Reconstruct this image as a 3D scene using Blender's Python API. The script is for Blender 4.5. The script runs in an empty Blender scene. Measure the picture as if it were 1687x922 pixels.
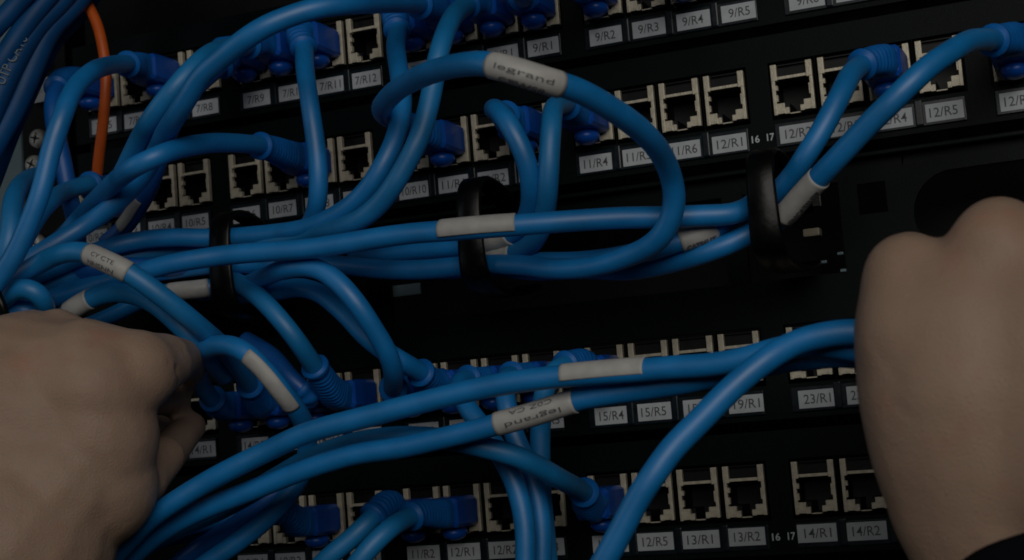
import bpy, bmesh, math, random
from mathutils import Vector, Matrix
random.seed(7)
S = bpy.context.scene
C = S.collection
MM = 0.001
U = 44.45

# ---------------------------------------------------------------- camera
F_PX, W_PX, H_PX = 2500.0, 1687.0, 922.0
RX, RY, RZ = -0.106, 0.373, -0.079
TV = (8.912, -107.524, 548.759)
def _rot():
    cx, sx, cy, sy, cz, sz = math.cos(RX), math.sin(RX), math.cos(RY), math.sin(RY), math.cos(RZ), math.sin(RZ)
    return Matrix(((cz,-sz,0),(sz,cz,0),(0,0,1))) @ Matrix(((1,0,0),(0,cx,-sx),(0,sx,cx))) @ Matrix(((cy,0,sy),(0,1,0),(-sy,0,cy)))
ROT = _rot()
CAM = -(ROT.transposed() @ Vector(TV))            # rack coordinates: x right, y down, z into the rack (mm)
def world(v):                                     # rack mm -> scene metres
    return Vector((v[0], v[2], -v[1])) * MM
def ray(px, py):
    return ROT.transposed() @ Vector(((px - W_PX/2)/F_PX, (py - H_PX/2)/F_PX, 1.0))
def at(px, py, h):                                # a point h mm in front of the panel faces
    d = ray(px, py)
    k = (-h - CAM.z) / d.z
    return world(CAM + d*k)
def depth(px, py, h):
    d = ray(px, py)
    return (-h - CAM.z) / d.z
cd = bpy.data.cameras.new('camera'); cam = bpy.data.objects.new('camera', cd); C.objects.link(cam)
cd.sensor_width = 36; cd.lens = 36*F_PX/W_PX; cd.clip_start = .02; cd.clip_end = 50
ax = [ROT.transposed() @ Vector(v) for v in ((1,0,0),(0,-1,0),(0,0,-1))]
M = Matrix.Identity(4)
for j, a in enumerate(ax):
    w = world(a)/MM
    for i in range(3): M[i][j] = w[i]
M.translation = world(CAM)
cam.matrix_world = M
cd.dof.use_dof = True; cd.dof.focus_distance = .50; cd.dof.aperture_fstop = 24
S.camera = cam

# ---------------------------------------------------------------- light
wd = bpy.data.worlds.new('World'); S.world = wd; wd.use_nodes = True
wd.node_tree.nodes['Background'].inputs[0].default_value = (.35, .5, .7, 1)
wd.node_tree.nodes['Background'].inputs[1].default_value = .002
def area(name, loc, target, size, power, col):
    l = bpy.data.lights.new(name, 'AREA'); l.shape = 'RECTANGLE'; l.size, l.size_y = size; l.energy = power; l.color = col
    o = bpy.data.objects.new(name, l); C.objects.link(o); o.location = loc
    o.rotation_euler = (Vector(target) - Vector(loc)).to_track_quat('-Z', 'Y').to_euler()
    return o
area('ceiling_light', (.40, -1.0, .20), (0, 0, -.10), (.75, .50), 7.6, (1, .96, .9))
area('fill_light', (-1.0, -.75, .15), (-.05, 0, -.1), (.3, .6), 1.2, (.9, .96, 1))  # weak fill added from the left, not an actual window
S.view_settings.view_transform = 'Standard'; S.view_settings.look = 'None'
S.view_settings.exposure = -1.0; S.view_settings.gamma = 1
S.cycles.filter_width = 1.75
S.cycles.max_bounces = 6

# ---------------------------------------------------------------- materials
def mat(name, col, rough=.5, metal=0., noise=.0, nscale=400., bump=0., bscale=1500., coat=0., col2=None, sss=0., spec=.5, trans=0., coords='Object'):
    m = bpy.data.materials.new(name); m.use_nodes = True
    nt = m.node_tree; b = nt.nodes['Principled BSDF']
    b.inputs['Base Color'].default_value = (*col, 1); b.inputs['Roughness'].default_value = rough
    b.inputs['Metallic'].default_value = metal; b.inputs['Coat Weight'].default_value = coat
    b.inputs['Coat Roughness'].default_value = .42
    b.inputs['Specular IOR Level'].default_value = spec
    if trans: b.inputs['Transmission Weight'].default_value = trans
    if sss:
        b.inputs['Subsurface Weight'].default_value = sss
        b.inputs['Subsurface Radius'].default_value = (1, .35, .2); b.inputs['Subsurface Scale'].default_value = .003
    tc = nt.nodes.new('ShaderNodeTexCoord')
    if noise or col2:
        n = nt.nodes.new('ShaderNodeTexNoise'); n.inputs['Scale'].default_value = nscale; n.inputs['Detail'].default_value = 5
        nt.links.new(tc.outputs[coords], n.inputs['Vector'])
        r = nt.nodes.new('ShaderNodeValToRGB'); r.color_ramp.elements[0].position = .35; r.color_ramp.elements[1].position = .68
        c2 = col2 or tuple(c*(1-noise) for c in col)
        r.color_ramp.elements[0].color = (*c2, 1); r.color_ramp.elements[1].color = (*col, 1)
        nt.links.new(n.outputs['Fac'], r.inputs['Fac']); nt.links.new(r.outputs['Color'], b.inputs['Base Color'])
        mr = nt.nodes.new('ShaderNodeMapRange'); mr.inputs['To Min'].default_value = max(0, rough-.1); mr.inputs['To Max'].default_value = min(1, rough+.12)
        nt.links.new(n.outputs['Fac'], mr.inputs['Value']); nt.links.new(mr.outputs['Result'], b.inputs['Roughness'])
    if bump:
        n2 = nt.nodes.new('ShaderNodeTexNoise'); n2.inputs['Scale'].default_value = bscale; n2.inputs['Detail'].default_value = 4
        nt.links.new(tc.outputs[coords], n2.inputs['Vector'])
        bp = nt.nodes.new('ShaderNodeBump'); bp.inputs['Strength'].default_value = bump; bp.inputs['Distance'].default_value = .0004
        nt.links.new(n2.outputs['Fac'], bp.inputs['Height']); nt.links.new(bp.outputs['Normal'], b.inputs['Normal'])
    return m
def skin_material(name, a, b_, red):
    m = mat(name, a, .55, noise=0, bump=0, sss=.25, spec=.35)
    nt = m.node_tree; b = nt.nodes['Principled BSDF']
    tc = nt.nodes.new('ShaderNodeTexCoord')
    n = nt.nodes.new('ShaderNodeTexNoise'); n.inputs['Scale'].default_value = 38; n.inputs['Detail'].default_value = 6; n.inputs['Roughness'].default_value = .6
    n2 = nt.nodes.new('ShaderNodeTexNoise'); n2.inputs['Scale'].default_value = 75; n2.inputs['Detail'].default_value = 2
    r = nt.nodes.new('ShaderNodeValToRGB'); r.color_ramp.elements[0].position = .3; r.color_ramp.elements[1].position = .7
    r.color_ramp.elements[0].color = (*b_, 1); r.color_ramp.elements[1].color = (*a, 1)
    r2 = nt.nodes.new('ShaderNodeValToRGB'); r2.color_ramp.elements[0].position = .58; r2.color_ramp.elements[1].position = .8
    mx = nt.nodes.new('ShaderNodeMixRGB'); mx.inputs['Color2'].default_value = (*red, 1)
    sc = nt.nodes.new('ShaderNodeMath'); sc.operation = 'MULTIPLY'; sc.inputs[1].default_value = .4
    for q in (n, n2): nt.links.new(tc.outputs['Object'], q.inputs['Vector'])
    nt.links.new(n.outputs['Fac'], r.inputs['Fac']); nt.links.new(n2.outputs['Fac'], r2.inputs['Fac'])
    nt.links.new(r.outputs['Color'], mx.inputs['Color1']); nt.links.new(r2.outputs['Color'], sc.inputs[0]); nt.links.new(sc.outputs[0], mx.inputs['Fac'])
    nt.links.new(mx.outputs['Color'], b.inputs['Base Color'])
    v = nt.nodes.new('ShaderNodeTexVoronoi'); v.inputs['Scale'].default_value = 900; v.feature = 'DISTANCE_TO_EDGE'
    n3 = nt.nodes.new('ShaderNodeTexNoise'); n3.inputs['Scale'].default_value = 160; n3.inputs['Detail'].default_value = 5
    ad = nt.nodes.new('ShaderNodeMath'); ad.operation = 'MULTIPLY_ADD'; ad.inputs[1].default_value = .5
    for q in (v, n3): nt.links.new(tc.outputs['Object'], q.inputs['Vector'])
    nt.links.new(v.outputs['Distance'], ad.inputs[0]); nt.links.new(n3.outputs['Fac'], ad.inputs[2])
    bp = nt.nodes.new('ShaderNodeBump'); bp.inputs['Strength'].default_value = .45; bp.inputs['Distance'].default_value = .0007
    nt.links.new(ad.outputs[0], bp.inputs['Height']); nt.links.new(bp.outputs['Normal'], b.inputs['Normal'])
    return m
MT = dict(
    jacket=mat('blue_pvc', (.0, .225, .62), .50, noise=.25, nscale=70, bump=.3, bscale=150, coat=.35, spec=.8),
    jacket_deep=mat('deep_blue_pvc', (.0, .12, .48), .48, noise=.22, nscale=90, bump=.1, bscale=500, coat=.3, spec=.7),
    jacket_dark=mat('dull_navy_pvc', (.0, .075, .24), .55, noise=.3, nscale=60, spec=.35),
    jacket_mid=mat('worn_blue_pvc', (.002, .23, .58), .54, noise=.3, nscale=50, bump=.35, bscale=120, coat=.35, spec=.7),
    boot=mat('blue_boot_rubber', (.0, .14, .50), .5, noise=.15, nscale=120, bump=.1, bscale=700),
    plug=mat('deep_blue_plug_plastic', (.0, .085, .46), .38, noise=.12, nscale=80, coat=.1),
    orange=mat('orange_fibre_jacket', (.60, .105, .012), .45, noise=.15, nscale=150),
    sleeve=mat('white_sleeve_plastic', (.48, .475, .45), .5, noise=.14, nscale=260, bump=.15, bscale=400),
    ink=mat('black_print', (.07, .07, .08), .6),
    faint_ink=mat('worn_print', (.10, .10, .11), .6),
    silver_ink=mat('pale_print', (.5, .55, .58), .6),
    dull_ink=mat('dull_print', (.15, .19, .22), .6),
    face=mat('black_powder_coat', (.0012, .0036, .0044), .45, spec=.085, noise=.45, nscale=900, bump=.25, bscale=2500),
    face_dark=mat('dull_black_steel', (.002, .0025, .003), .6, spec=.2, noise=.4, nscale=700, bump=.2, bscale=2000),
    holder=mat('smoked_label_holder', (.006, .013, .018), .3, spec=.3, noise=.3, nscale=500),
    label=mat('white_paper_label', (.47, .50, .53), .6, noise=.12, nscale=350, bump=.1, bscale=900),
    frame=mat('cast_metal_frame', (.58, .53, .41), .42, metal=.2, noise=.2, nscale=600, bump=.3, bscale=1500),
    housing=mat('black_jack_plastic', (.002, .002, .003), .5, spec=.25),
    contact=mat('gold_contact', (.5, .35, .1), .35, metal=1),
    ring=mat('black_ring_plastic', (.0022, .0026, .0026), .34, spec=.26, noise=.3, nscale=300, bump=.15, bscale=700),
    post=mat('blue_grey_post_paint', (.14, .21, .24), .5, noise=.25, nscale=60, bump=.1),
    screw=mat('zinc_screw', (.75, .74, .68), .45, metal=.3, noise=.45, nscale=350, bump=.3),
    beige=mat('beige_clip_plastic', (.28, .25, .18), .5, noise=.2, nscale=300),
    skin=skin_material('left_hand_skin', (.385, .272, .198), (.33, .218, .157), (.40, .155, .11)),
    skin2=skin_material('right_hand_skin', (.335, .235, .170), (.295, .195, .140), (.36, .15, .11)),
    cloth=mat('black_sleeve_cloth', (.003, .0035, .006), .95, spec=.08, noise=.3, nscale=900, bump=.6, bscale=1800),
)

# ---------------------------------------------------------------- helpers
def link(name, me, m=None, parent=None, smooth=False):
    if m is not None and not me.materials: me.materials.append(m)
    if smooth:
        me.polygons.foreach_set('use_smooth', [True]*len(me.polygons))
    o = bpy.data.objects.new(name, me); C.objects.link(o)
    if parent: o.parent = parent
    return o
def empty(name, loc=(0,0,0)):
    o = bpy.data.objects.new(name, None); C.objects.link(o); o.location = loc; o.empty_display_size = .01
    return o
def tag(o, label=None, cat=None, group=None, kind=None):
    if label: o['label'] = label
    if cat: o['category'] = cat
    if group: o['group'] = group
    if kind: o['kind'] = kind
    return o
def child(name, me, m, parent, smooth=False):      # mesh given in scene coordinates, parented to a thing that stands elsewhere
    o = link(name, me, m, None, smooth)
    o.parent = parent
    p, off = parent, Vector((0,0,0))
    while p: off += p.location; p = p.parent
    o.location = -off
    return o
def box(bm, x0, x1, y0, y1, z0, z1, bev=0.):       # rack mm: x, y down, h out of the rack
    vs = []
    for x in (x0, x1):
        for y in (y0, y1):
            for h in (z0, z1): vs.append(bm.verts.new(world((x, y, -h))))
    fs = [bm.faces.new([vs[i] for i in q]) for q in ((0,1,3,2),(4,6,7,5),(0,4,5,1),(2,3,7,6),(0,2,6,4),(1,5,7,3))]
    if bev:
        es = list({e for f in fs for e in f.edges})
        bmesh.ops.bevel(bm, geom=es, offset=bev*MM, segments=2, affect='EDGES', profile=.6)
def done(bm, name='mesh'):
    bmesh.ops.recalc_face_normals(bm, faces=bm.faces)
    me = bpy.data.meshes.new(name); bm.to_mesh(me); bm.free(); return me
def boxes(lst, bev=0.):
    bm = bmesh.new()
    for b in lst: box(bm, *b[:6], bev=(b[6] if len(b) > 6 else bev))
    return done(bm)
def catmull(P, step=.0014):
    P = [Vector(p) for p in P]
    P = [P[0]*2 - P[1]] + P + [P[-1]*2 - P[-2]]
    out = []
    for i in range(1, len(P)-2):
        p0, p1, p2, p3 = P[i-1:i+3]
        t0 = 0; t1 = t0 + max(1e-5, (p1-p0).length)**.5; t2 = t1 + max(1e-5, (p2-p1).length)**.5; t3 = t2 + max(1e-5, (p3-p2).length)**.5
        n = max(3, int((p2-p1).length/step))
        for k in range(n):
            t = t1 + (t2-t1)*k/n
            a1 = p0*((t1-t)/(t1-t0)) + p1*((t-t0)/(t1-t0)); a2 = p1*((t2-t)/(t2-t1)) + p2*((t-t1)/(t2-t1)); a3 = p2*((t3-t)/(t3-t2)) + p3*((t-t2)/(t3-t2))
            b1 = a1*((t2-t)/(t2-t0)) + a2*((t-t0)/(t2-t0)); b2 = a2*((t3-t)/(t3-t1)) + a3*((t-t1)/(t3-t1))
            out.append(b1*((t2-t)/(t2-t1)) + b2*((t-t1)/(t2-t1)))
    out.append(P[-2])
    # even out and soften
    for _ in range(6):
        q = out[:]
        for i in range(2, len(out)-2): q[i] = (out[i-1] + out[i]*2 + out[i+1])/4
        out = q
    return out
class Path:
    def __init__(s, pts):
        s.p = catmull(pts); n = len(s.p)
        s.t = [(s.p[min(i+1, n-1)] - s.p[max(i-1, 0)]).normalized() for i in range(n)]
        s.s = [0]
        for i in range(1, n): s.s.append(s.s[-1] + (s.p[i]-s.p[i-1]).length)
        u = Vector((0,0,1)); u = (u - s.t[0]*u.dot(s.t[0]))
        if u.length < .1: u = Vector((1,0,0)) - s.t[0]*s.t[0].x
        u.normalize(); s.u = []
        for t in s.t:
            u = (u - t*u.dot(t)).normalized(); s.u.append(u)
        s.len = s.s[-1]
    def ev(s, d):
        d = max(0, min(s.len, d)); lo, hi = 0, len(s.s)-1
        while hi-lo > 1:
            m = (lo+hi)//2
            if s.s[m] <= d: lo = m
            else: hi = m
        f = (d - s.s[lo])/max(1e-9, s.s[hi]-s.s[lo])
        t = s.t[lo].lerp(s.t[hi], f).normalized(); u = s.u[lo].lerp(s.u[hi], f); u = (u - t*u.dot(t)).normalized()
        return s.p[lo].lerp(s.p[hi], f), t, u
    def near(s, px, py):
        d = ray(px, py); c = world(CAM); w = (world(CAM+d) - c).normalized()
        best = min(range(len(s.p)), key=lambda i: ((s.p[i]-c) - w*(s.p[i]-c).dot(w)).length)
        return s.s[best]
def sweep(path, d0, d1, rad, n=18, step=.0014, caps=True, wob=0., arc=None, seed=0):
    """rad(d, ang) in mm; arc=(a0,a1) measured from the side turned to the viewer"""
    bm = bmesh.new(); k = max(2, int((d1-d0)/step)); rings = []
    camw = world(CAM)
    for i in range(k+1):
        d = d0 + (d1-d0)*i/k
        c, t, u = path.ev(d)
        if arc:
            v = camw - c; u = (v - t*v.dot(t)).normalized()
        b = t.cross(u)
        if wob: c = c + u*(math.sin(d*90+seed)*wob*MM) + b*(math.cos(d*70+seed*2)*wob*MM)
        ring = []
        m = n if not arc else n+1
        for j in range(m):
            a = 2*math.pi*j/n if not arc else arc[0] + (arc[1]-arc[0])*j/n
            r = rad(d, a)*MM
            ring.append(bm.verts.new(c + (u*math.cos(a) + b*math.sin(a))*r))
        rings.append(ring)
    for i in range(k):
        for j in range(n):
            if arc: bm.faces.new((rings[i][j], rings[i][j+1], rings[i+1][j+1], rings[i+1][j]))
            else: bm.faces.new((rings[i][j], rings[i][(j+1) % n], rings[i+1][(j+1) % n], rings[i+1][j]))
    if caps and not arc:
        bm.faces.new(rings[0]); bm.faces.new(rings[-1])
    return done(bm)
_txt = {}
def text_mesh(s, bold=0.):
    if (s, bold) in _txt: return _txt[(s, bold)]
    cu = bpy.data.curves.new('lettering', 'FONT'); cu.body = s; cu.size = 1; cu.resolution_u = 3; cu.align_x = 'CENTER'; cu.offset = bold
    o = bpy.data.objects.new('lettering_source', cu); C.objects.link(o)
    me = bpy.data.meshes.new_from_object(o.evaluated_get(bpy.context.evaluated_depsgraph_get()))
    bpy.data.objects.remove(o); bpy.data.curves.remove(cu)
    xs = [v.co.x for v in me.vertices]; ys = [v.co.y for v in me.vertices]
    cx, cy = (max(xs)+min(xs))/2, (max(ys)+min(ys))/2
    for v in me.vertices: v.co.x -= cx; v.co.y -= cy
    me['w'] = max(xs)-min(xs); me['h'] = max(ys)-min(ys)
    _txt[(s, bold)] = me
    return me

# ---------------------------------------------------------------- the ports
PITCH, GAP, PW, PH = 15.983, 7.365, 14.3, 17.7
DX = {1: 13.188, 2: 6.025, 3: 2.712, 4: 0.}
RY0 = {1: 0., 2: U, 3: 3*U, 4: 4*U}
def port_x(r, i): return (i-12.5)*PITCH + ((i-1)//4 - 2.5)*GAP - PITCH/2 + DX[r]      # left edge
def port_c(r, i): return port_x(r, i) + PW/2, RY0[r] + 10.2
TEXT = {
 1: {i: s for i, s in zip(range(1, 23), ['7/R5','7/R6','7/R7','7/R8','7/R9','7/R10','7/R11','7/R12','7/R13','7/R14','8/R1','9/R1','9/R2','9/R3','9/R4','9/R5','9/R6','9/R7','9/R8','9/R9','9/R10','9/R11'])},
 2: {i: s for i, s in zip(range(1, 23), ['10/R2','10/R3','10/R4','10/R5','10/R6','10/R7','10/R8','10/R9','10/R10','11/R1','11/R2','11/R3','11/R4','11/R5','11/R6','12/R1','12/R2','12/R3','12/R4','12/R5','12/R6','12/R7'])},
 3: {i: s for i, s in zip(range(4, 21), ['14/R1','14/R2','14/R3','14/R4','14/R5','14/R6','15/R1','15/R2','15/R3','15/R4','15/R5','15/R6','19/R1','23/R1','23/R2','23/R3','23/R4'])},
 4: {i: s for i, s in zip(range(5, 21), ['10/R1','10/R2','10/R3','11/R1','11/R2','12/R1','12/R2','12/R3','12/R4','12/R5','13/R1','13/R2','14/R1','14/R2','14/R3','14/R4'])},
}
LOFF = {1: (1.6, 21.3), 2: (1.3, 21.5), 3: (2.0, 21.2), 4: (.1, 20.7)}

def jack_mesh():                                   # metal front frame of one keystone jack, local mm
    L = [(.2, 2.2, 0, 5.6, -1.2, .9, .18), (.2, 1.35, 5.5, 17.3, -1.2, .8, .15), (12.1, PW-.2, 0, 5.6, -1.2, .9, .18), (13.0, PW-.2, 5.5, 16.8, -1.2, .8, .15),
         (1.8, 12.3, 4.2, 5.2, -1.2, .4, .12),
         (1.3, 2.1, 7.2, 8.8, -1.2, .4, 0), (1.3, 1.9, 10.4, 12.6, -1.2, .3, 0), (12.5, 13.1, 7.8, 11.4, -1.2, .3, 0),
         (1.2, 3.9, 13.4, 17.0, -1.2, .6, .12), (3.8, 5.3, 15.0, 17.2, -1.2, .5, .1),
         (10.4, 13.1, 13.1, 16.6, -1.2, .6, .12), (9.1, 10.5, 14.8, 16.8, -1.2, .5, .1),
         (5.5, 8.9, 17.0, 17.35, -1.2, .2, 0)]
    return boxes(L)
def housing_mesh():
    bm = bmesh.new()
    D = -13
    for b in ((.9, 1.3, 5.2, 13, D, -1.25), (13.0, 13.4, 5.2, 13, D, -1.25), (.9, 13.4, 5.0, 5.3, D, -1.25),
              (.9, 5.4, 13.4, 17.2, D, -1.25), (9.0, 13.4, 13.2, 17.0, D, -1.25), (5.4, 9.0, 17.05, 17.3, D, -1.25),
              (.9, 13.4, 5.0, 17.2, D-1, D), (2.0, 12.2, .3, 4.2, -6, -2.2), (2.0, 12.2, .0, .4, -4.6, -.6)):
        box(bm, *b)
    return done(bm)
JM, HM = jack_mesh(), housing_mesh()
JM.materials.append(MT['frame']); HM.materials.append(MT['housing'])

def face_mesh(x0, x1, y0, y1, holes, dep=2.0):
    xs = sorted({round(v, 3) for v in [x0, x1] + [h[0] for h in holes] + [h[1] for h in holes]})
    ys = sorted({round(v, 3) for v in [y0, y1] + [h[2] for h in holes] + [h[3] for h in holes]})
    bm = bmesh.new()
    def solid(i, j):
        if i < 0 or j < 0 or i >= len(xs)-1 or j >= len(ys)-1: return False
        cx, cy = (xs[i]+xs[i+1])/2, (ys[j]+ys[j+1])/2
        return not any(h[0] < cx < h[1] and h[2] < cy < h[3] for h in holes)
    for i in range(len(xs)-1):
        for j in range(len(ys)-1):
            if not solid(i, j): continue
            a, b, c, d = xs[i], xs[i+1], ys[j], ys[j+1]
            def q(*p): bm.faces.new([bm.verts.new(world((x, y, z))) for x, y, z in p])
            q((a,c,0),(a,d,0),(b,d,0),(b,c,0)); q((a,c,dep),(b,c,dep),(b,d,dep),(a,d,dep))
            if not solid(i-1, j): q((a,c,0),(a,c,dep),(a,d,dep),(a,d,0))
            if not solid(i+1, j): q((b,c,0),(b,d,0),(b,d,dep),(b,c,dep))
            if not solid(i, j-1): q((a,c,0),(b,c,0),(b,c,dep),(a,c,dep))
            if not solid(i, j+1): q((a,d,0),(a,d,dep),(b,d,dep),(b,d,0))
    bmesh.ops.remove_doubles(bm, verts=bm.verts, dist=1e-7)
    me = done(bm)
    return me
def bevelled(o, w=.35):
    md = o.modifiers.new('edge_rounding', 'BEVEL'); md.width = w*MM; md.segments = 2; md.limit_method = 'ANGLE'; md.angle_limit = math.radians(60)
XL, XR = -206., 262.
PLABEL = {1: 'black patch panel with labels 7/R5 to 9/R7, topmost of the four',
          2: 'black patch panel with labels 10/R2 to 12/R6, just above the cable rings',
          3: 'black patch panel with labels 14/R1 to 23/R2, first below the cable rings',
          4: 'black patch panel with labels 10/R1 to 14/R3, lowest of the four'}
def flat_text(s, cx, cy, h, wmax, th, m, parent, bold=0., name='lettering'):
    src = text_mesh(s, bold); me = bpy.data.meshes.new(name)
    kx, ky = wmax/src['w'], th/src['h']
    me.from_pydata([world((cx + v.co.x*kx, cy - v.co.y*ky, -h)) for v in src.vertices], [], [tuple(p.vertices) for p in src.polygons])
    return child(name, me, m, parent)
for r in (1, 2, 3, 4):
    y0 = RY0[r]
    root = tag(empty('network_rack_unit', world((0, y0+20, 0))), PLABEL[r], 'patch panel', 'patch panels in the rack')
    idx = sorted(TEXT[r])
    holes = [(port_x(r, i)-.7, port_x(r, i)+PW+.7, y0-1.0, y0+18.6) for i in idx]
    fo = child('face_plate', face_mesh(XL, XR, y0-10.8, y0+30.2, holes), MT['face'], root); bevelled(fo, .5)
    for b in range(6):
        g = [i for i in idx if (i-1)//4 == b]
        if not g: continue
        a, e = port_x(r, g[0])-.15, port_x(r, g[-1])+PW-.35
        bm = bmesh.new(); box(bm, a, e, y0+20.1, y0+28.2, .05, .9, .25)
        for i in g[1:]:                                # little moulded bridge between two labels
            xm = port_x(r, i) - .8
            box(bm, xm-1.3, xm+1.3, y0+19.3, y0+28.0, .1, 1.5, .5)
        child('label_holder', done(bm), MT['holder'], root)
    for i in idx:
        px = port_x(r, i)
        j = link('jack', JM, None, root); j.location = world((px, y0, -.02)) - root.location
        hs = link('housing', HM, None, j)
        lw = 11.9 if r != 4 else 12.9
        ox, oy = LOFF[r]; ox += random.uniform(-.25, .25); oy += random.uniform(-.15, .15)
        lb = child('label', boxes([(px+ox, px+ox+lw, y0+oy, y0+oy+5.9, .92, 1.12)]), MT['label'], root)
        s = TEXT[r][i]; tw = 8.9 if len(s) == 5 else (7.4 if len(s) == 4 else 9.8)
        flat_text(s, px+ox+lw/2+random.uniform(-.4, .4), y0+oy+2.95, 1.16, tw, 3.15, MT['ink'], lb, .006)
    if r in (2, 4):
        xa = port_x(r, 16)+PW; xb = port_x(r, 17)
        flat_text('16', xa+1.9, y0+24.2, .06, 2.7, 2.5, MT['silver_ink'], root, .02, 'printed_number')
        flat_text('17', xb-2.0, y0+24.2, .06, 2.5, 2.5, MT['silver_ink'], root, .02, 'printed_number')

# ---------------------------------------------------------------- rack behind and beside
bk = link('rack_backing', boxes([(-330, 330, -90, 260, -60, -58)]), MT['face_dark']); tag(bk, kind='structure')
rp = tag(empty('rack_post', world((-250, 60, 0))), 'blue grey steel rack post at the left edge', 'rack post')
child('post_face', boxes([(-275, -230, -60, 240, -6, 2.5, 1.0)]), MT['post'], rp)
child('inner_flange', boxes([(-229.6, -227, -60, 240, -40, -3, .6)]), MT['face_dark'], rp)
ears = tag(empty('mounting_bracket', world((-208, 60, 0))), 'black mounting strip carrying pale round screws beside the blue grey post', 'bracket')
child('strip', boxes([(-229.4, -206.3, -60, 240, .1, 2.2, .4)]), MT['face_dark'], ears)
def screw(px, py, r):
    c = at(px, py, 4.5)
    bm = bmesh.new(); R_ = r*depth(px, py, 4.5)/F_PX*MM
    n = 24; prof = [(1, -.0022), (1, -.0004), (.93, .0007), (.7, .0014), (.4, .0017), (.25, .0017), (.22, .0009)]
    rings = [[bm.verts.new(c + Vector((math.cos(2*math.pi*k/n)*R_*a, -d, math.sin(2*math.pi*k/n)*R_*a))) for k in range(n)] for a, d in prof]
    for q in range(len(prof)-1):
        for k in range(n): bm.faces.new((rings[q][k], rings[q][(k+1) % n], rings[q+1][(k+1) % n], rings[q+1][k]))
    bm.faces.new(rings[-1])
    o = child('screw', done(bm), MT['screw'], ears, True)
    bm = bmesh.new(); a = random.uniform(0, 3)
    for th in (a, a+math.pi/2):
        dx, dz = math.cos(th)*R_*.55, math.sin(th)*R_*.55; nx, nz = -math.sin(th)*.0003, math.cos(th)*.0003
        bm.faces.new([bm.verts.new(c + Vector((s1*dx+s2*nx, -.00178 - .00001*(th-a), s1*dz+s2*nz))) for s1, s2 in ((-1,-1),(1,-1),(1,1),(-1,1))])
    child('cross_slot', done(bm), MT['face_dark'], o)
for s in ((66, 105, 11), (62, 228, 16), (55, 271, 16), (57, 399, 15)): screw(*s)
tg = tag(empty('name_tag', at(80, 145, 4)), 'white tag with faint grey lettering beside the topmost screw', 'tag')
a, b, c, d = at(49, 136, 5), at(116, 117, 5), at(116, 160, 5), at(48, 172, 5)
bm = bmesh.new(); vs = [bm.verts.new(p) for p in (a, b, c, d)]; f = bm.faces.new(vs)
ex = bmesh.ops.extrude_face_region(bm, geom=[f]); bmesh.ops.translate(bm, verts=[v for v in ex['geom'] if isinstance(v, bmesh.types.BMVert)], vec=(0, -.0008, 0))
child('card', done(bm), MT['label'], tg)
xx = (a+b+c+d)/4
src = text_mesh('A 1', .01); me = bpy.data.meshes.new('lettering')
me.from_pydata([xx + Vector((v.co.x*.0038 - .003, -.00085, v.co.y*.0045 + v.co.x*.0008)) for v in src.vertices], [], [tuple(p.vertices) for p in src.polygons])
child('lettering', me, mat('grey_print', (.35, .33, .38), .6), tg)

# ---------------------------------------------------------------- cable manager with three rings
cm = tag(empty('cable_manager', world((0, 100, 0))), 'black cable manager plate with three cable rings and slots', 'cable manager')
def px_x(px, py, h=0): return at(px, py, h).x/MM
Y0, Y1 = 78.8, 122.6
xa = px_x(1411, 300); xb = px_x(1458, 300); xo = px_x(1503, 330)
holes = [(-190, px_x(600, 430), 87, 117), (px_x(640, 430), px_x(1190, 350), 87, 117), (px_x(1225, 350), px_x(1385, 350), 87, 117),
         (xa, xb, 88.6, 98.8)]
fo = child('face_plate', face_mesh(XL, xo+18, Y0, Y1, holes), MT['face'], cm); bevelled(fo, .4)
# right end: plate with a round-ended opening
bm = bmesh.new(); x0 = xo+18.01; x1 = XR; cy = 101.2; rr = 13.6; cxx = xo + rr
n = 14
arc = [(cxx + rr*math.cos(t), cy + rr*math.sin(t)) for t in [math.pi/2 + math.pi*k/n for k in range(n+1)]]
inner = [(x1-8, cy+rr)] + arc + [(x1-8, cy-rr)]
bm.free()
# (the round end sits in the plate left of x0, so cut it there instead)
bpy.data.objects.remove(fo)
def plate_with_round_slot():
    bm = bmesh.new()
    left = face_mesh(XL, xo-2, Y0, Y1, holes); bm.from_mesh(left)
    out = [(xo-2, Y0)]; pts_o, pts_i = [], []
    m = 22
    for k in range(m+1):                                # strip between the outer outline and the slot, from top right round the left to bottom right
        u = k/m
        if u < .25: pi = (x1-8 - (x1-8-cxx)*(u/.25), cy-rr); po = (pi[0], Y0)
        elif u > .75: pi = (cxx + (x1-8-cxx)*((u-.75)/.25), cy+rr); po = (pi[0], Y1)
        else:
            t = -math.pi/2 - math.pi*((u-.25)/.5); pi = (cxx + rr*math.cos(t), cy + rr*math.sin(t))
            v = (u-.25)/.5
            if v < .25: po = (cxx + (xo-2-cxx)*(v/.25), Y0)
            elif v > .75: po = (xo-2 + (cxx-xo+2)*((v-.75)/.25), Y1)
            else: po = (xo-2, Y0 + (Y1-Y0)*((v-.25)/.5))
        pts_i.append(pi); pts_o.append(po)
    V = lambda p, z: bm.verts.new(world((p[0], p[1], z)))
    for k in range(m):
        bm.faces.new([V(pts_o[k],0), V(pts_i[k],0), V(pts_i[k+1],0), V(pts_o[k+1],0)])
        bm.faces.new([V(pts_i[k],0), V(pts_i[k],2), V(pts_i[k+1],2), V(pts_i[k+1],0)])
        bm.faces.new([V(pts_o[k],0), V(pts_o[k+1],0), V(pts_o[k+1],2), V(pts_o[k],2)])
    bmesh.ops.remove_doubles(bm, verts=bm.verts, dist=1e-6)
    return done(bm)
child('face_plate', plate_with_round_slot(), MT['face'], cm)
child('top_lip', boxes([(XL, XR, Y0+.2, Y0+1.8, .05, 5.0, .4)]), MT['face'], cm)
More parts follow.
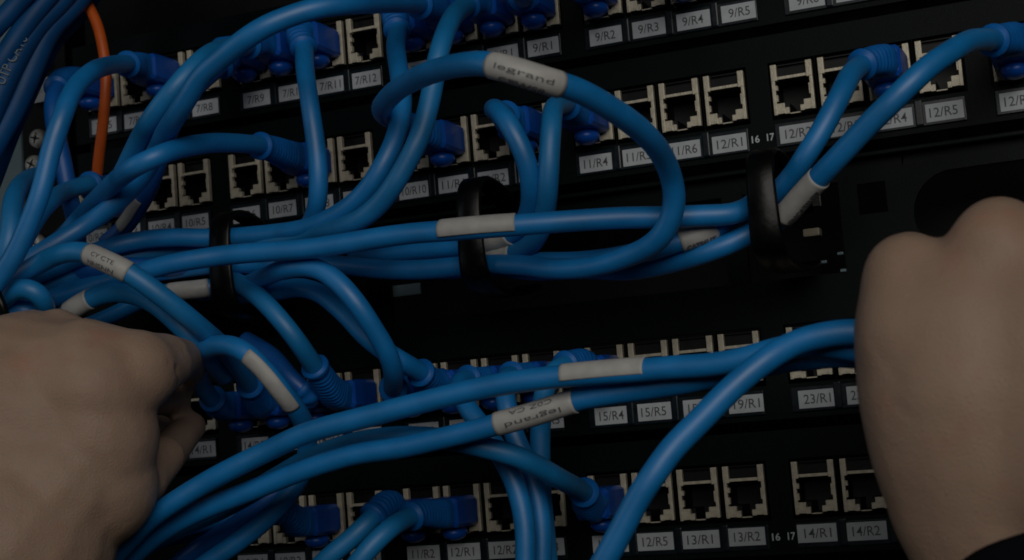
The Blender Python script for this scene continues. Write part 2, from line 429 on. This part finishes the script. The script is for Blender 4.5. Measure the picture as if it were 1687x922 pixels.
def ring(px, py, fr=48., sc=1.):
    c = at(px, py, fr); X = c.x/MM; Y = -c.z/MM
    prof = [(0, 4), (8, 9), (22, 15.5), (36, 18), (44.5, 17), (48, 13), (49, 6), (49, -10), (48, -15.5), (43, -18.5), (30, -20), (12, -19), (0, -16)]
    P = [Vector((X*MM, -h*fr/48*MM, (-Y + z*sc)*MM)) for h, z in prof]
    path = catmull(P, .002); bm = bmesh.new(); R2 = []
    hw, th = 4.3*MM, 1.0*MM
    for i, p in enumerate(path):
        t = (path[min(i+1, len(path)-1)] - path[max(i-1, 0)]).normalized(); nrm = Vector((1,0,0)).cross(t).normalized(); sx = Vector((1,0,0))
        hw = (4.3 + .9*max(0, min(1, (i/len(path)-.45)*6)))*MM
        sec = [(-hw, -th*.4), (-hw*.9, th*.8), (-hw*.6, th), (hw*.6, th), (hw*.9, th*.8), (hw, -th*.4), (hw*.8, -th), (-hw*.8, -th)]
        R2.append([bm.verts.new(p + sx*a + nrm*b) for a, b in sec])
    for i in range(len(R2)-1):
        for j in range(8): bm.faces.new((R2[i][j], R2[i][(j+1) % 8], R2[i+1][(j+1) % 8], R2[i+1][j]))
    bm.faces.new(R2[0]); bm.faces.new(R2[-1])
    child('cable_ring', done(bm), MT['ring'], cm, True)
    child('ring_foot', boxes([(X-7, X+7, Y-14, Y-4, .1, 2.4, .5)]), MT['ring'], cm)
ring(1258, 330, 61, .9); ring(777, 378); ring(366, 428, 44)
child('clip', boxes([(px_x(1326, 393), px_x(1354, 393), 101.5, 104.2, -2, 3, .6)]), MT['beige'], cm)
for p in ((1384, 417), (1389, 445), (1357, 431)):
    c = at(*p, 1); x, y = c.x/MM, -c.z/MM
    child('stud', boxes([(x-1, x+1, y-.5, y+.5, -.5, 1.0, .3)]), MT['post'], cm)
c = at(668, 477, -8); child('inner_bracket', boxes([(c.x/MM-6, c.x/MM+6, -c.z/MM-2, -c.z/MM+2.2, -9, -8)]), MT['post'], cm)

# ---------------------------------------------------------------- cables
def plug_parts(root, r, i, jm='boot', L=19.):
    cx, cy = port_c(r, i); cy -= 1.2
    bm = bmesh.new()
    secs = [(-3, 5.6, 4.0), (2.0, 5.6, 4.0), (2.5, 6.5, 5.3), (13, 6.4, 5.3), (L-1.0, 6.0, 5.1), (L, 5.2, 4.4)]
    rs = []
    for h, a, b in secs:
        ch = 1.2; ring_ = []
        for x, y in ((-a+ch, -b), (a-ch, -b), (a, -b+ch), (a, b-ch), (a-ch, b), (-a+ch, b), (-a, b-ch), (-a, -b+ch)):
            ring_.append(bm.verts.new(world((cx+x, cy+y, -h))))
        rs.append(ring_)
    for q in range(len(rs)-1):
        for k in range(8): bm.faces.new((rs[q][k], rs[q][(k+1) % 8], rs[q+1][(k+1) % 8], rs[q+1][k]))
    bm.faces.new(rs[0]); bm.faces.new(rs[-1])
    p = child('plug', done(bm), MT['plug'], root); bevelled(p, .25)
    bm = bmesh.new(); bmesh.ops.create_uvsphere(bm, u_segments=18, v_segments=10, radius=1)
    for v in bm.verts:
        x, y, z = v.co
        v.co = world((cx + x*4.5, cy + 7.2 - z*2.9, -(8.5 + (-y)*5.2)))
    child('latch_cover', done(bm), MT['plug'], root, True)
    child('latch', boxes([(cx-1.5, cx+1.5, cy+4.2, cy+5.6, -2, 8, .3)]), MT['plug'], root)
def cable(label, pts, port=None, group='blue patch cables', r=3.35, deep=False, boot_len=21, marks=(), m=None, name='patch_cable', cat='cable', plug2=None):
    P = []
    if port:
        cx, cy = port_c(*port); cy -= 1.2
        P += [world((cx, cy, -14)), world((cx, cy, -22))]
    P += [at(*p) for p in pts]
    if plug2:
        cx, cy = port_c(*plug2); cy -= 1.2
        P += [world((cx, cy, -22)), world((cx, cy, -14))]
    path = Path(P); mid = path.ev(path.len/2)[0]
    root = tag(empty(name, mid), label, cat, group)
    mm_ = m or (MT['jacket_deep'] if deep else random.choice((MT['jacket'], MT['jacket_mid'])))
    sd = random.uniform(0, 6)
    child('jacket', sweep(path, .006 if port else 0, path.len - (.006 if plug2 else 0), lambda d, a: r*(1+.012*math.sin(d*130+sd)), wob=.22, seed=sd), mm_, root, True)
    def boot(s0, sgn):
        L = boot_len*MM
        def rad(d, a):
            q = (d-s0)*sgn/L; q = max(0, min(1, q))
            base = 5.75*(1-q) + 4.3*q
            sq = 1 + .10*(1-q)*math.cos(4*a)*-1
            e = d*1000*sgn
            rib = (.42 if .25 < q < .93 else 0)*max(0, min(1, .5+1.6*math.cos(2*math.pi*e/1.75)))
            if q > .94: return 5.0
            
            return base*sq - rib
        a_, b_ = (s0, s0+L) if sgn > 0 else (s0-L, s0)
        child('boot', sweep(path, a_, b_, rad, n=24, step=.00038), MT['boot'], root, True)
    if port: plug_parts(root, *port); boot(.003, 1)
    if plug2: plug_parts(root, *plug2); boot(path.len-.003, -1)
    for mk in marks:
        (xa_, ya_), (xb_, yb_) = mk[0], mk[1]
        s0, s1 = sorted((path.near(xa_, ya_), path.near(xb_, yb_)))
        arc = mk[3] if len(mk) > 3 else (-math.pi*.72, math.pi*.72)
        rr_ = r + .28
        mo = child('marker_sleeve', sweep(path, s0, s1, lambda d, a: rr_, n=20, step=.001, arc=arc), MT['sleeve'], root, True)
        sol = mo.modifiers.new('thickness', 'SOLIDIFY'); sol.thickness = .0003
        for t in (mk[2] or ()):
            s, hgt, angd, flip, frac, bold = t
            src = text_mesh(s, bold); me = bpy.data.meshes.new('lettering'); camw = world(CAM)
            Lt = (s1-s0)*frac; k = Lt/src['w']; ky = hgt*MM/src['h']; vs = []
            # x direction of the text: left to right as seen
            pa, pb = path.ev(s0)[0], path.ev(s1)[0]
            right = (world(CAM + ray(1000, 461)) - world(CAM + ray(600, 461)))
            sg = 1 if (pb-pa).dot(right) > 0 else -1
            if flip: sg = -sg
            off = mk[4] if len(mk) > 4 else .5
            for v in src.vertices:
                d = s0 + (s1-s0)*off + sg*v.co.x*k
                c, tt, _ = path.ev(d)
                vv = camw - c; n_ = (vv - tt*vv.dot(tt)).normalized(); up = n_.cross(tt)*sg
                ang = math.radians(angd)*(1 if not flip else -1) + v.co.y*ky/(rr_*MM)
                vs.append(c + (n_*math.cos(ang) + up*math.sin(ang))*((rr_+.35)*MM))
            me.from_pydata(vs, [], [tuple(p.vertices) for p in src.polygons])
            child('lettering', me, MT['faint_ink'], mo)
    return path

GL = 'blue cables running through the cable rings'
# --- left cluster
cable('blue cable arching over the white name tag, its boot beside the orange fibre',
      [(219,106,32),(182,106,56),(150,120,80),(122,150,92),(102,195,100),(84,245,102),(66,315,104),(46,370,104),(22,425,104),(2,455,104),(-40,520,104)], (1,3), boot_len=24)
cable('blue cable dropping behind the arching one, its boot over the white name tag',
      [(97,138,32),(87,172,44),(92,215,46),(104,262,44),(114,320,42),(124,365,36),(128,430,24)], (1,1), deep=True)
cable('long blue cable sweeping from the top edge down to the left bundle',
      [(694,8,38),(636,4,70),(568,6,96),(516,15,104),(466,32,108),(434,46,110),(400,68,110),(362,97,108),(330,124,106),(312,153,104),(294,184,100),(275,217,88),(258,250,76),(232,292,72),(190,334,72),(136,374,74),(88,404,80),(40,434,84),(0,458,84),(-50,490,84)], (1,10), boot_len=24)
cable('blue cable just left of and beneath the long sweeping one',
      [(414,74,34),(380,77,54),(348,88,72),(318,112,84),(292,140,88),(268,168,88),(248,195,86),(233,220,80),(218,252,74),(200,292,66),(168,338,62),(120,384,54),(60,424,60),(10,452,62),(-40,480,62)], (1,6), boot_len=22)
cable('dark blue cable hidden beneath the sweeping pair, with a white marker near label 10/R4',
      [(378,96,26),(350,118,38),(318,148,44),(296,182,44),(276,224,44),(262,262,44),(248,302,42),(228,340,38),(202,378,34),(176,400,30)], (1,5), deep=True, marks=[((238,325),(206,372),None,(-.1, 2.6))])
cable('blue cable curving left from the ribbed boot above label 10/R8',
      [(445,244,36),(404,236,52),(353,234,68),(303,243,84),(262,257,96),(229,272,98),(198,291,88),(166,322,70),(132,360,56),(96,396,52),(50,426,54),(0,452,50),(-40,470,50)], (2,7), boot_len=26)
cable('short blue cable curving left from the boot below the orange fibre',
      [(150,303,34),(112,314,46),(84,330,62),(62,352,70),(44,384,74),(30,415,74),(14,440,70),(-30,480,66)], (2,2), boot_len=20)
cable('blue cable looping round at the far left beside the rack post',
      [(70,286,26),(48,296,50),(30,312,70),(20,336,80),(18,366,84),(14,400,86),(2,430,86),(-30,460,86)], None, r=3.6)
# the thick bundle in the upper left corner
for k, (lab, p, mk) in enumerate([
    ('topmost thin blue cable crossing the upper left corner', [(150,-150,50),(60,-30,60),(24,10,62),(-14,50,66),(-60,100,66)], ()),
    ('second blue cable from the corner in the upper left bundle', [(180,-150,44),(90,-20,52),(52,26,56),(14,82,62),(-30,160,64)], ()),
    ('blue cable with pale printed letters in the upper left bundle', [(205,-145,36),(104,-6,46),(62,40,52),(30,92,58),(2,150,62),(-30,220,66)], 1),
    ('wide blue cable at the right side of the upper left bundle', [(225,-140,24),(120,10,40),(84,48,46),(52,112,52),(22,178,56),(-6,232,60),(-40,300,60)], ()),
    ('dark blue cable at the outermost right of the upper left bundle', [(235,-130,8),(128,20,24),(88,60,28),(66,100,32),(40,160,36),(10,230,40),(-30,330,44)], ())]):
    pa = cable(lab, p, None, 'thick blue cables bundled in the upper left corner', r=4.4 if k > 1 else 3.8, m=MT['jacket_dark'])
    if mk:
        src = text_mesh('UTP CAT6', .0); me = bpy.data.meshes.new('lettering'); s0, s1 = pa.near(34, 66), pa.near(-6, 140); camw = world(CAM); vs = []
        for v in src.vertices:
            d = (s0+s1)/2 - v.co.x*(abs(s1-s0)/src['w'])
            c, tt, _ = pa.ev(d); vv = camw - c; n_ = (vv - tt*vv.dot(tt)).normalized(); up = n_.cross(tt)*-1
            an = .35 + v.co.y*.0033/.0046/src['h']
            vs.append(c + (n_*math.cos(an) + up*math.sin(an))*.00515)
        me.from_pydata(vs, [], [tuple(q.vertices) for q in src.polygons])
        child('lettering', me, MT['dull_ink'], bpy.data.objects[[o.name for o in C.objects if o.name.startswith('patch_cable')][-1]])
tie = tag(empty('cable_tie', at(6, 505, 100)), 'black strap end at the left edge just above the left hand', 'strap')
pt = Path([at(-14, 468, 104), at(0, 492, 106), at(10, 522, 104), at(16, 560, 98)])
child('band', sweep(pt, 0, pt.len, lambda d, a: 1.5, n=10), MT['ring'], tie, True)
# orange fibre
cable('thin orange fibre cable hanging in the upper left', [(60,-160,24),(104,-70,28),(128,-24,30),(146,8,32),(161,40,33),(170,80,34),(174,120,34),(172,165,33),(168,210,30),(163,260,26),(160,300,22),(158,340,18)], None, None, r=2.1, m=MT['orange'], name='fibre_cable')
# --- top row
cable('blue cable dropping straight from a bent boot above label 7/R11',
      [(500,76,26),(502,104,34),(507,140,42),(514,188,46),(520,235,46),(524,286,46),(523,325,44),(517,352,40),(508,372,36),(490,388,30),(450,392,26),(400,396,26)], (1,7), boot_len=14)
cable('left one of two blue cables hanging from boots above labels 7/R13 and 8/R1',
      [(655,46,26),(651,72,36),(655,101,44),(661,135,50),(664,175,54),(659,202,58),(648,238,62),(632,270,64),(612,302,64),(582,334,62),(545,358,58),(500,377,52),(455,385,46),(410,389,42),(366,391,40),(330,391,42),(286,390,44),(235,394,46),(188,404,50),(130,425,52),(70,450,54),(0,478,56),(-40,492,56)], (1,9), GL, boot_len=14)
cable('right one of two blue cables hanging from boots above labels 7/R13 and 8/R1',
      [(772,6,32),(754,18,42),(740,40,54),(729,70,64),(720,103,68),(715,135,68),(708,168,70),(699,202,72),(686,237,74),(669,270,74),(650,302,74),(628,332,72),(598,358,70),(560,375,64),(510,386,52),(460,398,46),(400,408,38),(350,411,34),(300,410,34),(250,414,38),(205,424,42),(150,445,46),(90,468,48),(30,488,50),(-30,500,50)], (1,11), GL, boot_len=18)
for i, lab, p in ((12, 'blue cable leaving the frame upwards from the plug above label 9/R1', [(862,-4,34),(845,-30,60),(820,-70,80),(780,-170,90),(740,-330,80)]),
                  (13, 'blue cable leaving the frame upwards from the plug above label 9/R2', [(962,-20,34),(948,-50,60),(930,-90,80),(880,-190,90),(830,-340,80)]),
                  (15, 'blue cable leaving the frame upwards from the plug above label 9/R4', [(1100,-45,34),(1080,-75,60),(1060,-110,80),(1010,-210,90),(960,-350,80)])):
    cable(lab, p, (1, i), boot_len=20)
# --- second row
cable('big looping blue cable with a white printed marker, arching across the middle',
      [(668,206,34),(640,194,48),(628,178,66),(645,155,88),(679,134,106),(716,116,122),(757,106,134),(804,106,142),(850,117,144),(900,133,140),(951,148,132),(1000,173,122),(1036,197,112),(1069,227,100),(1093,262,88),(1107,297,80),(1112,330,76),(1106,360,74),(1092,388,72),(1068,408,68),(1036,422,64),(992,435,60),(945,441,56),(900,441,52),(867,437,48),(825,436,44),(777,438,40),(703,444,40),(635,443,40),(585,438,38),(541,434,36),(470,434,34),(400,436,34),(346,437,36),(286,444,40),(220,452,44),(150,470,48),(80,492,50),(0,520,50)], (2,10), GL, boot_len=16,
      marks=[((815,108),(925,141),[('legrand', 1.7, 0, False, .66, -.006), ('CPWS8', 1.9, -50, False, .55, .02)])])
cable('blue cable hooking down from the plug above 11/R3, left of two',
      [(832,188,34),(814,178,48),(824,184,60),(838,203,64),(855,235,64),(868,270,62),(874,310,58),(873,340,52),(862,370,46),(842,386,42),(806,398,38),(777,404,36),(740,407,34),(690,411,32),(640,417,30),(580,421,28)], (2,12), GL, boot_len=16, deep=False,
      marks=[((802,399),(840,387),None)])
cable('blue cable hooking down from the plug above 11/R4, right of two',
      [(932,172,34),(912,176,48),(907,205,58),(905,240,60),(904,280,60),(903,315,58),(899,350,52),(890,384,48),(874,404,44),(848,418,40),(808,426,36),(777,431,34),(740,437,30),(680,439,26),(600,437,22)], (2,13), GL, boot_len=16,
      marks=[((804,427),(850,417),None)])
cable('blue cable running down left from the bent plug above label 12/R4',
      [(1424,104,30),(1402,120,40),(1386,152,48),(1368,188,52),(1348,225,54),(1324,262,54),(1301,296,50),(1275,322,46),(1234,346,44),(1204,360,46),(1176,377,50),(1146,388,52),(1112,400,54),(1070,412,54),(1010,424,50),(950,430,46),(880,432,42),(830,438,34),(790,440,28),(740,441,24)], (2,19), GL, boot_len=16,
      marks=[((1174,377),(1118,398),[('CATS6UT', 1.8, -46, False, .8, .05)])])
cable('blue cable with a white marker from the plug above label 12/R6',
      [(1640,66,34),(1600,68,54),(1568,84,66),(1533,106,72),(1499,136,76),(1469,166,76),(1438,197,74),(1412,225,72),(1388,252,70),(1360,282,66),(1325,318,60),(1291,356,54),(1262,374,50),(1237,384,48),(1200,402,50),(1153,419,50),(1103,433,46),(1040,444,42),(960,442,38),(880,446,34),(820,442,28),(740,443,22),(640,442,18)], (2,21), GL, boot_len=20,
      marks=[((1350,292),(1292,354),[('SNCAT6UTP', 1.8, -46, False, .8, .05)])])
cable('long blue cable with a blank white marker crossing the left and middle rings',
      [(1262,318,44),(1236,340,50),(1205,352,56),(1170,353,58),(1103,357,62),(1035,359,66),(968,363,70),(901,367,74),(850,370,76),(790,374,78),(728,380,78),(686,384,76),(635,391,74),(568,401,72),(501,409,72),(434,414,72),(370,421,72),(330,427,74),(286,434,76),(249,443,76),(202,458,74),(150,474,70),(90,492,68),(20,512,66),(-30,520,66)], None, GL,
      marks=[((728,379),(849,369),None,(-.55, 1.8))])
cable('short piece of blue cable with a white marker just left of the left ring',
      [(120,545,40),(200,512,40),(245,490,40),(286,480,40),(330,476,38),(366,470,34),(420,464,30),(470,466,28)], None, GL, r=3.1, marks=[((280,481),(346,474),None)])
cable('blue cable rising over the left hand, its white marker by the wrist side',
      [(60,560,70),(105,520,74),(134,500,76),(155,489,76),(188,482,76),(229,489,76),(262,507,76),(289,530,76),(318,556,74),(340,580,66),(352,600,56),(372,620,46)], (3,4) and None, marks=[((112,512),(151,490),None)])
cable('blue cable with a white lettered marker sloping down right over the left hand',
      [(-40,500,90),(0,478,90),(34,452,92),(67,432,94),(101,418,96),(138,416,98),(178,432,100),(212,448,98),(235,463,96),(269,488,92),(303,515,86),(333,541,78),(362,568,66),(380,590,56),(408,627,40)], None, plug2=(3,6), boot_len=22,
      marks=[((146,417),(211,447),[('CY CTE', 1.3, 8, False, .46, -.008), ('NNSNN', 1.5, -36, False, .55, .01)])])
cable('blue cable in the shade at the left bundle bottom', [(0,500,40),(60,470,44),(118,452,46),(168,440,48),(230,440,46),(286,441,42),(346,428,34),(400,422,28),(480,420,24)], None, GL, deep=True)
for lab, p in (('small blue cable loop above the left hand, upper of the two', [(-20,510,90),(8,492,94),(27,478,96),(50,476,96),(66,488,94),(74,508,88),(78,540,80)]),
               ('small blue cable loop above the left hand, lower of the two', [(-20,530,84),(14,514,88),(34,508,88),(52,514,86),(64,535,80)])):
    cable(lab, p, None, 'small loops above the left hand')
# --- third row
cable('blue cable curling over in a tight loop with a white marker beside the left hand',
      [(352,659,32),(334,636,42),(326,612,54),(325,592,66),(340,574,74),(367,567,78),(395,573,80),(416,588,80),(440,612,78),(462,640,76),(482,666,70),(498,694,62),(505,722,54),(506,752,50),(496,786,50),(468,826,52),(425,868,54),(383,898,56),(340,926,58),(300,955,58)], (3,5), boot_len=17,
      marks=[((410,583),(481,664),None,(-.45, 1.9))])
cable('blue cable from beneath the left ring to the large ribbed boot above 14/R5',
      [(366,452,22),(396,466,38),(427,491,52),(457,523,54),(484,556,52),(519,604,40)], None, plug2=(3,8), boot_len=26)
cable('blue cable hidden behind the big ribbed boot above label 14/R4',
      [(404,560,24),(450,590,28),(480,625,32),(510,650,30)], None, plug2=(3,7), deep=True, boot_len=20)
cable('bright blue cable arching up by the left ring and dropping behind the long pair',
      [(330,482,22),(396,472,34),(440,455,52),(470,443,64),(500,438,66),(527,442,66),(552,458,66),(577,484,66),(598,513,64),(616,543,60),(634,574,56),(646,606,50),(648,636,36)], None, plug2=(3,9), boot_len=16)
cable('printed blue cable arching beneath the bright one to the ribbed boot above label 15/R1',
      [(400,486,30),(461,478,38),(494,474,42),(528,484,44),(551,502,46),(576,524,48),(600,550,50),(630,574,50),(655,590,48),(694,614,36)], None, plug2=(3,10), boot_len=20)
cable('left one of three blue cables hanging side by side below the lettered marker',
      [(768,624,30),(757,636,38),(764,656,44),(776,680,50),(797,706,52),(820,742,54),(842,782,56),(856,824,56),(864,866,56),(866,925,56),(866,960,56)], (3,11), boot_len=12)
cable('middle one of three blue cables hanging side by side below the lettered marker',
      [(840,618,30),(832,636,38),(835,664,44),(845,712,46),(862,752,46),(878,796,46),(888,840,46),(892,880,46),(892,960,46)], (3,12), boot_len=12)
cable('right one of three blue cables hanging side by side below the lettered marker',
      [(962,600,22),(930,602,34),(902,622,44),(894,654,44),(890,697,40),(890,747,40),(893,809,38),(899,872,38),(902,922,38),(904,960,38)], (3,13), boot_len=18)
# --- the long front pair
cable('long blue cable with a blank white marker, upper of the long front pair',
      [(150,960,96),(205,900,98),(240,862,100),(290,824,100),(341,792,98),(383,770,98),(445,741,96),(507,714,96),(590,690,96),(673,667,96),(766,645,96),(849,630,96),(927,620,96),(1000,613,96),(1066,608,96),(1107,605,98),(1169,602,100),(1223,593,102),(1273,578,104),(1320,568,108),(1368,568,112),(1420,575,114),(1500,590,116)], None, 'long front pair of blue cables',
      marks=[((931,620),(1068,608),None,(-1.9, .35))])
cable('long blue cable with a lettered marker, lower of the long front pair',
      [(170,985,84),(215,920,86),(262,880,88),(300,857,88),(341,837,88),(404,811,88),(466,786,88),(528,765,88),(590,748,88),(662,737,88),(724,722,88),(786,707,88),(820,698,88),(885,680,88),(948,660,88),(1010,648,88),(1060,640,88),(1120,630,90),(1200,614,90),(1270,600,94),(1330,590,100),(1400,584,104),(1500,600,108)], None, 'long front pair of blue cables',
      marks=[((822,697),(945,660),[('legrand', 1.8, -12, True, .70, -.003), ('C0Z CA', 1.3, 34, True, .55, -.01)])])
cable('thick blue cable slanting from the right hand down to the bottom edge',
      [(975,960,130),(1003,912,130),(1028,863,130),(1049,822,130),(1074,784,130),(1107,739,128),(1149,698,126),(1190,656,124),(1231,618,122),(1278,582,120),(1320,560,120),(1361,550,120),(1410,545,120),(1500,560,120)], None)
cable('blue cable passing under the long pair to the bottom boot by 12/R4',
      [(240,898,66),(300,868,68),(365,838,70),(450,790,72),(520,752,74),(590,728,76),(665,718,78),(741,724,78),(799,738,76),(849,752,72),(890,771,64),(922,788,54),(946,800,43),(966,814,31)], None, plug2=(4,13), boot_len=18)
# --- bottom row
cable('blue cable reaching left from the plug above label 10/R3 of the lowest row',
      [(470,843,32),(430,842,42),(385,848,46),(340,858,50),(295,870,54),(250,888,58),(214,915,62),(180,950,62)], (4,7), 'dark cables in the lower left', boot_len=20)
cable('thin blue cable lying lowest in the lower left fan',
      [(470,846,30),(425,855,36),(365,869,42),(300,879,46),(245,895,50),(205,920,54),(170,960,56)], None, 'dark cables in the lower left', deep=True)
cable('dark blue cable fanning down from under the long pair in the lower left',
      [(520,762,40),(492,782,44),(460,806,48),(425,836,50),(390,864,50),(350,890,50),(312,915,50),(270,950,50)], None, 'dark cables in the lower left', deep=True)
cable('blue cable from the ribbed boot above label 12/R1, front one of two',
      [(690,846,36),(662,857,46),(640,872,54),(615,896,58),(592,924,60),(560,965,60)], (4,10), boot_len=24)
cable('blue cable from the curved boot above label 11/R2, rear one of two',
      [(640,828,32),(602,864,46),(578,888,48),(548,912,50),(510,950,50)], (4,9), boot_len=28)

# ---------------------------------------------------------------- hands
def capsule_bm(bm, p, q, r0, r1, n=16):
    d = q-p; L = d.length; t = d.normalized() if L > 1e-6 else Vector((0,0,1))
    u = t.orthogonal().normalized(); v = t.cross(u); rings = []
    m = 6
    prof = [(p - t*(r0*math.cos(a)), r0*math.sin(a)) for a in [math.pi/2*k/m for k in range(1, m+1)]]
    prof += [(q + t*(r1*math.sin(a)), r1*math.cos(a)) for a in [math.pi/2*k/m for k in range(0, m)]]
    for c, r_ in prof: rings.append([bm.verts.new(c + (u*math.cos(2*math.pi*k/n) + v*math.sin(2*math.pi*k/n))*r_) for k in range(n)])
    for i in range(len(rings)-1):
        for k in range(n): bm.faces.new((rings[i][k], rings[i][(k+1) % n], rings[i+1][(k+1) % n], rings[i+1][k]))
    a = bm.verts.new(p - t*r0); b = bm.verts.new(q + t*r1)
    for k in range(n):
        bm.faces.new((rings[0][(k+1) % n], rings[0][k], a)); bm.faces.new((rings[-1][k], rings[-1][(k+1) % n], b))
def hand_mesh(caps, voxel=1.1, smooth=10, creases=()):
    """caps: (px,py,h,r_px) pairs"""
    bm = bmesh.new()
    for A, B in caps:
        rA = A[3]*depth(*A[:3])/F_PX*MM; rB = B[3]*depth(*B[:3])/F_PX*MM
        capsule_bm(bm, at(*A[:3]), at(*B[:3]), rA, rB)
    me = done(bm); o = bpy.data.objects.new('hand_source', me); C.objects.link(o)
    md = o.modifiers.new('r', 'REMESH'); md.mode = 'VOXEL'; md.voxel_size = voxel*MM
    sm = o.modifiers.new('s', 'SMOOTH'); sm.factor = .5; sm.iterations = smooth
    out = bpy.data.meshes.new_from_object(o.evaluated_get(bpy.context.evaluated_depsgraph_get()))
    bpy.data.objects.remove(o)
    # creases: short grooves pressed into the skin
    if creases:
        lines = []
        for pa, pb, w, dp in creases: lines.append((at(*pa), at(*pb), w*MM, dp*MM))
        nrm = [v.normal.copy() for v in out.vertices]
        for v, nn in zip(out.vertices, nrm):
            for a, b, w, dp in lines:
                ab = b-a; t = max(0, min(1, (v.co-a).dot(ab)/ab.length_squared))
                cp = a + ab*t; dv = v.co-cp; dv = dv - nn*dv.dot(nn)
                if (v.co-cp).length < .012:
                    d = dv.length
                    if d < w*3: v.co -= nn*dp*math.exp(-(d/w)**2)*math.sin(math.pi*max(.12, min(.88, t)))
    return out
L = lambda *a: a
left = [((40,650,118,140),(150,645,118,112)), ((60,780,122,168),(150,740,118,108)), ((-80,700,110,170),(40,650,118,140)),
        ((0,900,130,200),(90,800,122,140)), ((-200,1150,150,210),(0,900,130,190)), ((60,900,118,120),(120,800,115,110)),
        ((55,560,112,52),(150,640,116,90)), ((95,548,112,42),(160,620,116,80)),
        ((150,620,118,100),(222,612,112,72)), ((222,612,112,72),(268,597,98,50)), ((268,597,98,50),(298,590,82,34)), ((298,590,82,34),(316,606,58,25)), ((316,606,58,25),(322,628,36,21)),
        ((160,700,112,92),(190,680,100,66)), ((195,640,104,60),(235,650,80,34)),
        ((235,650,80,34),(290,660,48,26)), ((150,680,90,50),(200,700,60,36)),((200,700,60,36),(270,712,30,28)),
        ((110,840,116,110),(180,800,108,62)), ((180,805,108,64),(232,790,98,46)), ((232,790,98,44),(270,752,84,36)), ((268,756,80,35),(296,722,60,30)), ((296,722,60,30),(316,702,44,25)), ((60,820,122,165),(150,800,116,110)), ((60,700,120,160),(150,720,118,112)), ((150,700,118,105),(165,790,116,90))]
lm = hand_mesh(left, 1.1, 20, creases=[
    ((262,600,112),(276,625,104),.9,1.0), ((276,612,108),(268,640,100),.8,.9), ((250,636,110),(262,652,100),.8,.7), ((296,575,100),(306,592,90),.8,.5),
    ((236,752,112),(254,770,108),.9,.6), ((262,722,104),(282,738,98),.6,.35), ((292,690,92),(306,708,84),.5,.3)])
lh = tag(empty('person', at(60, 760, 118)), 'bare left hand in front of the cables, reaching in from the lower left', 'person')
child('hand', lm, MT['skin'], lh, True)
right = [((1496,456,142,77),(1512,560,146,106)), ((1645,395,144,76),(1650,540,140,140)), ((1800,392,147,80),(1790,520,142,112)), ((1930,440,146,76),(1910,560,148,100)),
         ((1496,456,142,77),(1500,440,100,62)), ((1500,440,100,62),(1490,500,60,50)), ((1646,396,143,76),(1650,384,105,62)), ((1650,380,105,62),(1600,450,62,52)),
         ((1800,394,143,80),(1800,380,100,62)), ((1800,380,100,60),(1730,470,60,52)), ((1930,440,146,76),(1920,430,100,58)), ((1920,430,100,56),(1850,520,60,48)),
         ((1545,545,138,140),(1560,640,142,149)), ((1560,640,142,149),(1578,740,142,146)), ((1578,740,142,146),(1590,830,142,128)), ((1590,830,142,128),(1622,930,142,112)),
         ((1580,560,140,140),(1700,560,140,150)), ((1700,560,140,150),(1850,600,140,160)), ((1620,700,140,160),(1800,740,140,170)), ((1620,820,140,140),(1740,850,140,150)),
         ((1622,930,142,112),(1760,1150,150,160)), ((1560,610,120,110),(1500,560,90,60)), ((1500,560,90,60),(1440,560,80,34)), ((1530,540,128,118),(1580,480,140,70)),
         ((1680,500,140,120),(1720,430,140,60)), ((1566,484,140,86),(1665,476,142,92)), ((1640,412,146,84),(1636,560,140,150)), ((1500,470,140,84),(1560,600,140,150)), ((1640,600,139,175),(1670,790,140,165)), ((1565,500,142,88),(1590,600,146,130)), ((1720,500,148,95),(1740,620,140,150)), ((1700,560,138,170),(1700,760,140,180)), ((1604,570,139,176),(1606,650,140,184)), ((1606,650,140,184),(1624,760,140,176)), ((1624,760,140,176),(1640,850,140,158)), ((1760,560,140,190),(1780,760,142,200)), ((1500,470,140,80),(1560,560,140,128)), ((1600,500,142,112),(1610,560,142,160))]
rm = hand_mesh(right, 1.3, 60, creases=[((1450,430,160),(1530,412,162),.7,.22), ((1446,448,160),(1540,430,163),.8,.25), ((1455,470,162),(1530,456,164),.7,.2), ((1610,372,168),(1672,366,168),.7,.22), ((1604,392,168),(1680,386,168),.8,.22), ((1430,560,158),(1470,640,164),1.2,.25), ((1436,640,160),(1500,700,165),1.1,.2)])
rh = tag(empty('person', at(1650, 760, 145)), 'bare right hand at the right edge holding blue cables, dark sleeve behind it', 'person')
child('hand', rm, MT['skin2'], rh, True)
# dark cuff round the right wrist
pa, pb = at(1668, 922, 150), at(1790, 1130, 156)
bm = bmesh.new(); t = (pb-pa).normalized(); u = t.orthogonal().normalized(); v = t.cross(u); n = 36
k1 = depth(1668, 922, 150)/F_PX*MM
prof = [(0, 118), (-.002, 124), (0, 130), (.006, 131), (.02, 134), (.06, 146), (.12, 160)]
rings = []
for a_, rp_ in prof:
    rings.append([bm.verts.new(pa + t*(a_+.0008*math.sin(3*w+a_*90)) + (u*math.cos(w) + v*math.sin(w))*rp_*k1*(1+.02*math.sin(5*w+a_*200))) for w in [2*math.pi*k/n for k in range(n)]])
for i in range(len(rings)-1):
    for k in range(n): bm.faces.new((rings[i][k], rings[i][(k+1) % n], rings[i+1][(k+1) % n], rings[i+1][k]))
child('sleeve', done(bm), MT['cloth'], rh, True)
for im in list(_txt.values()):
    if im.users == 0: bpy.data.meshes.remove(im)
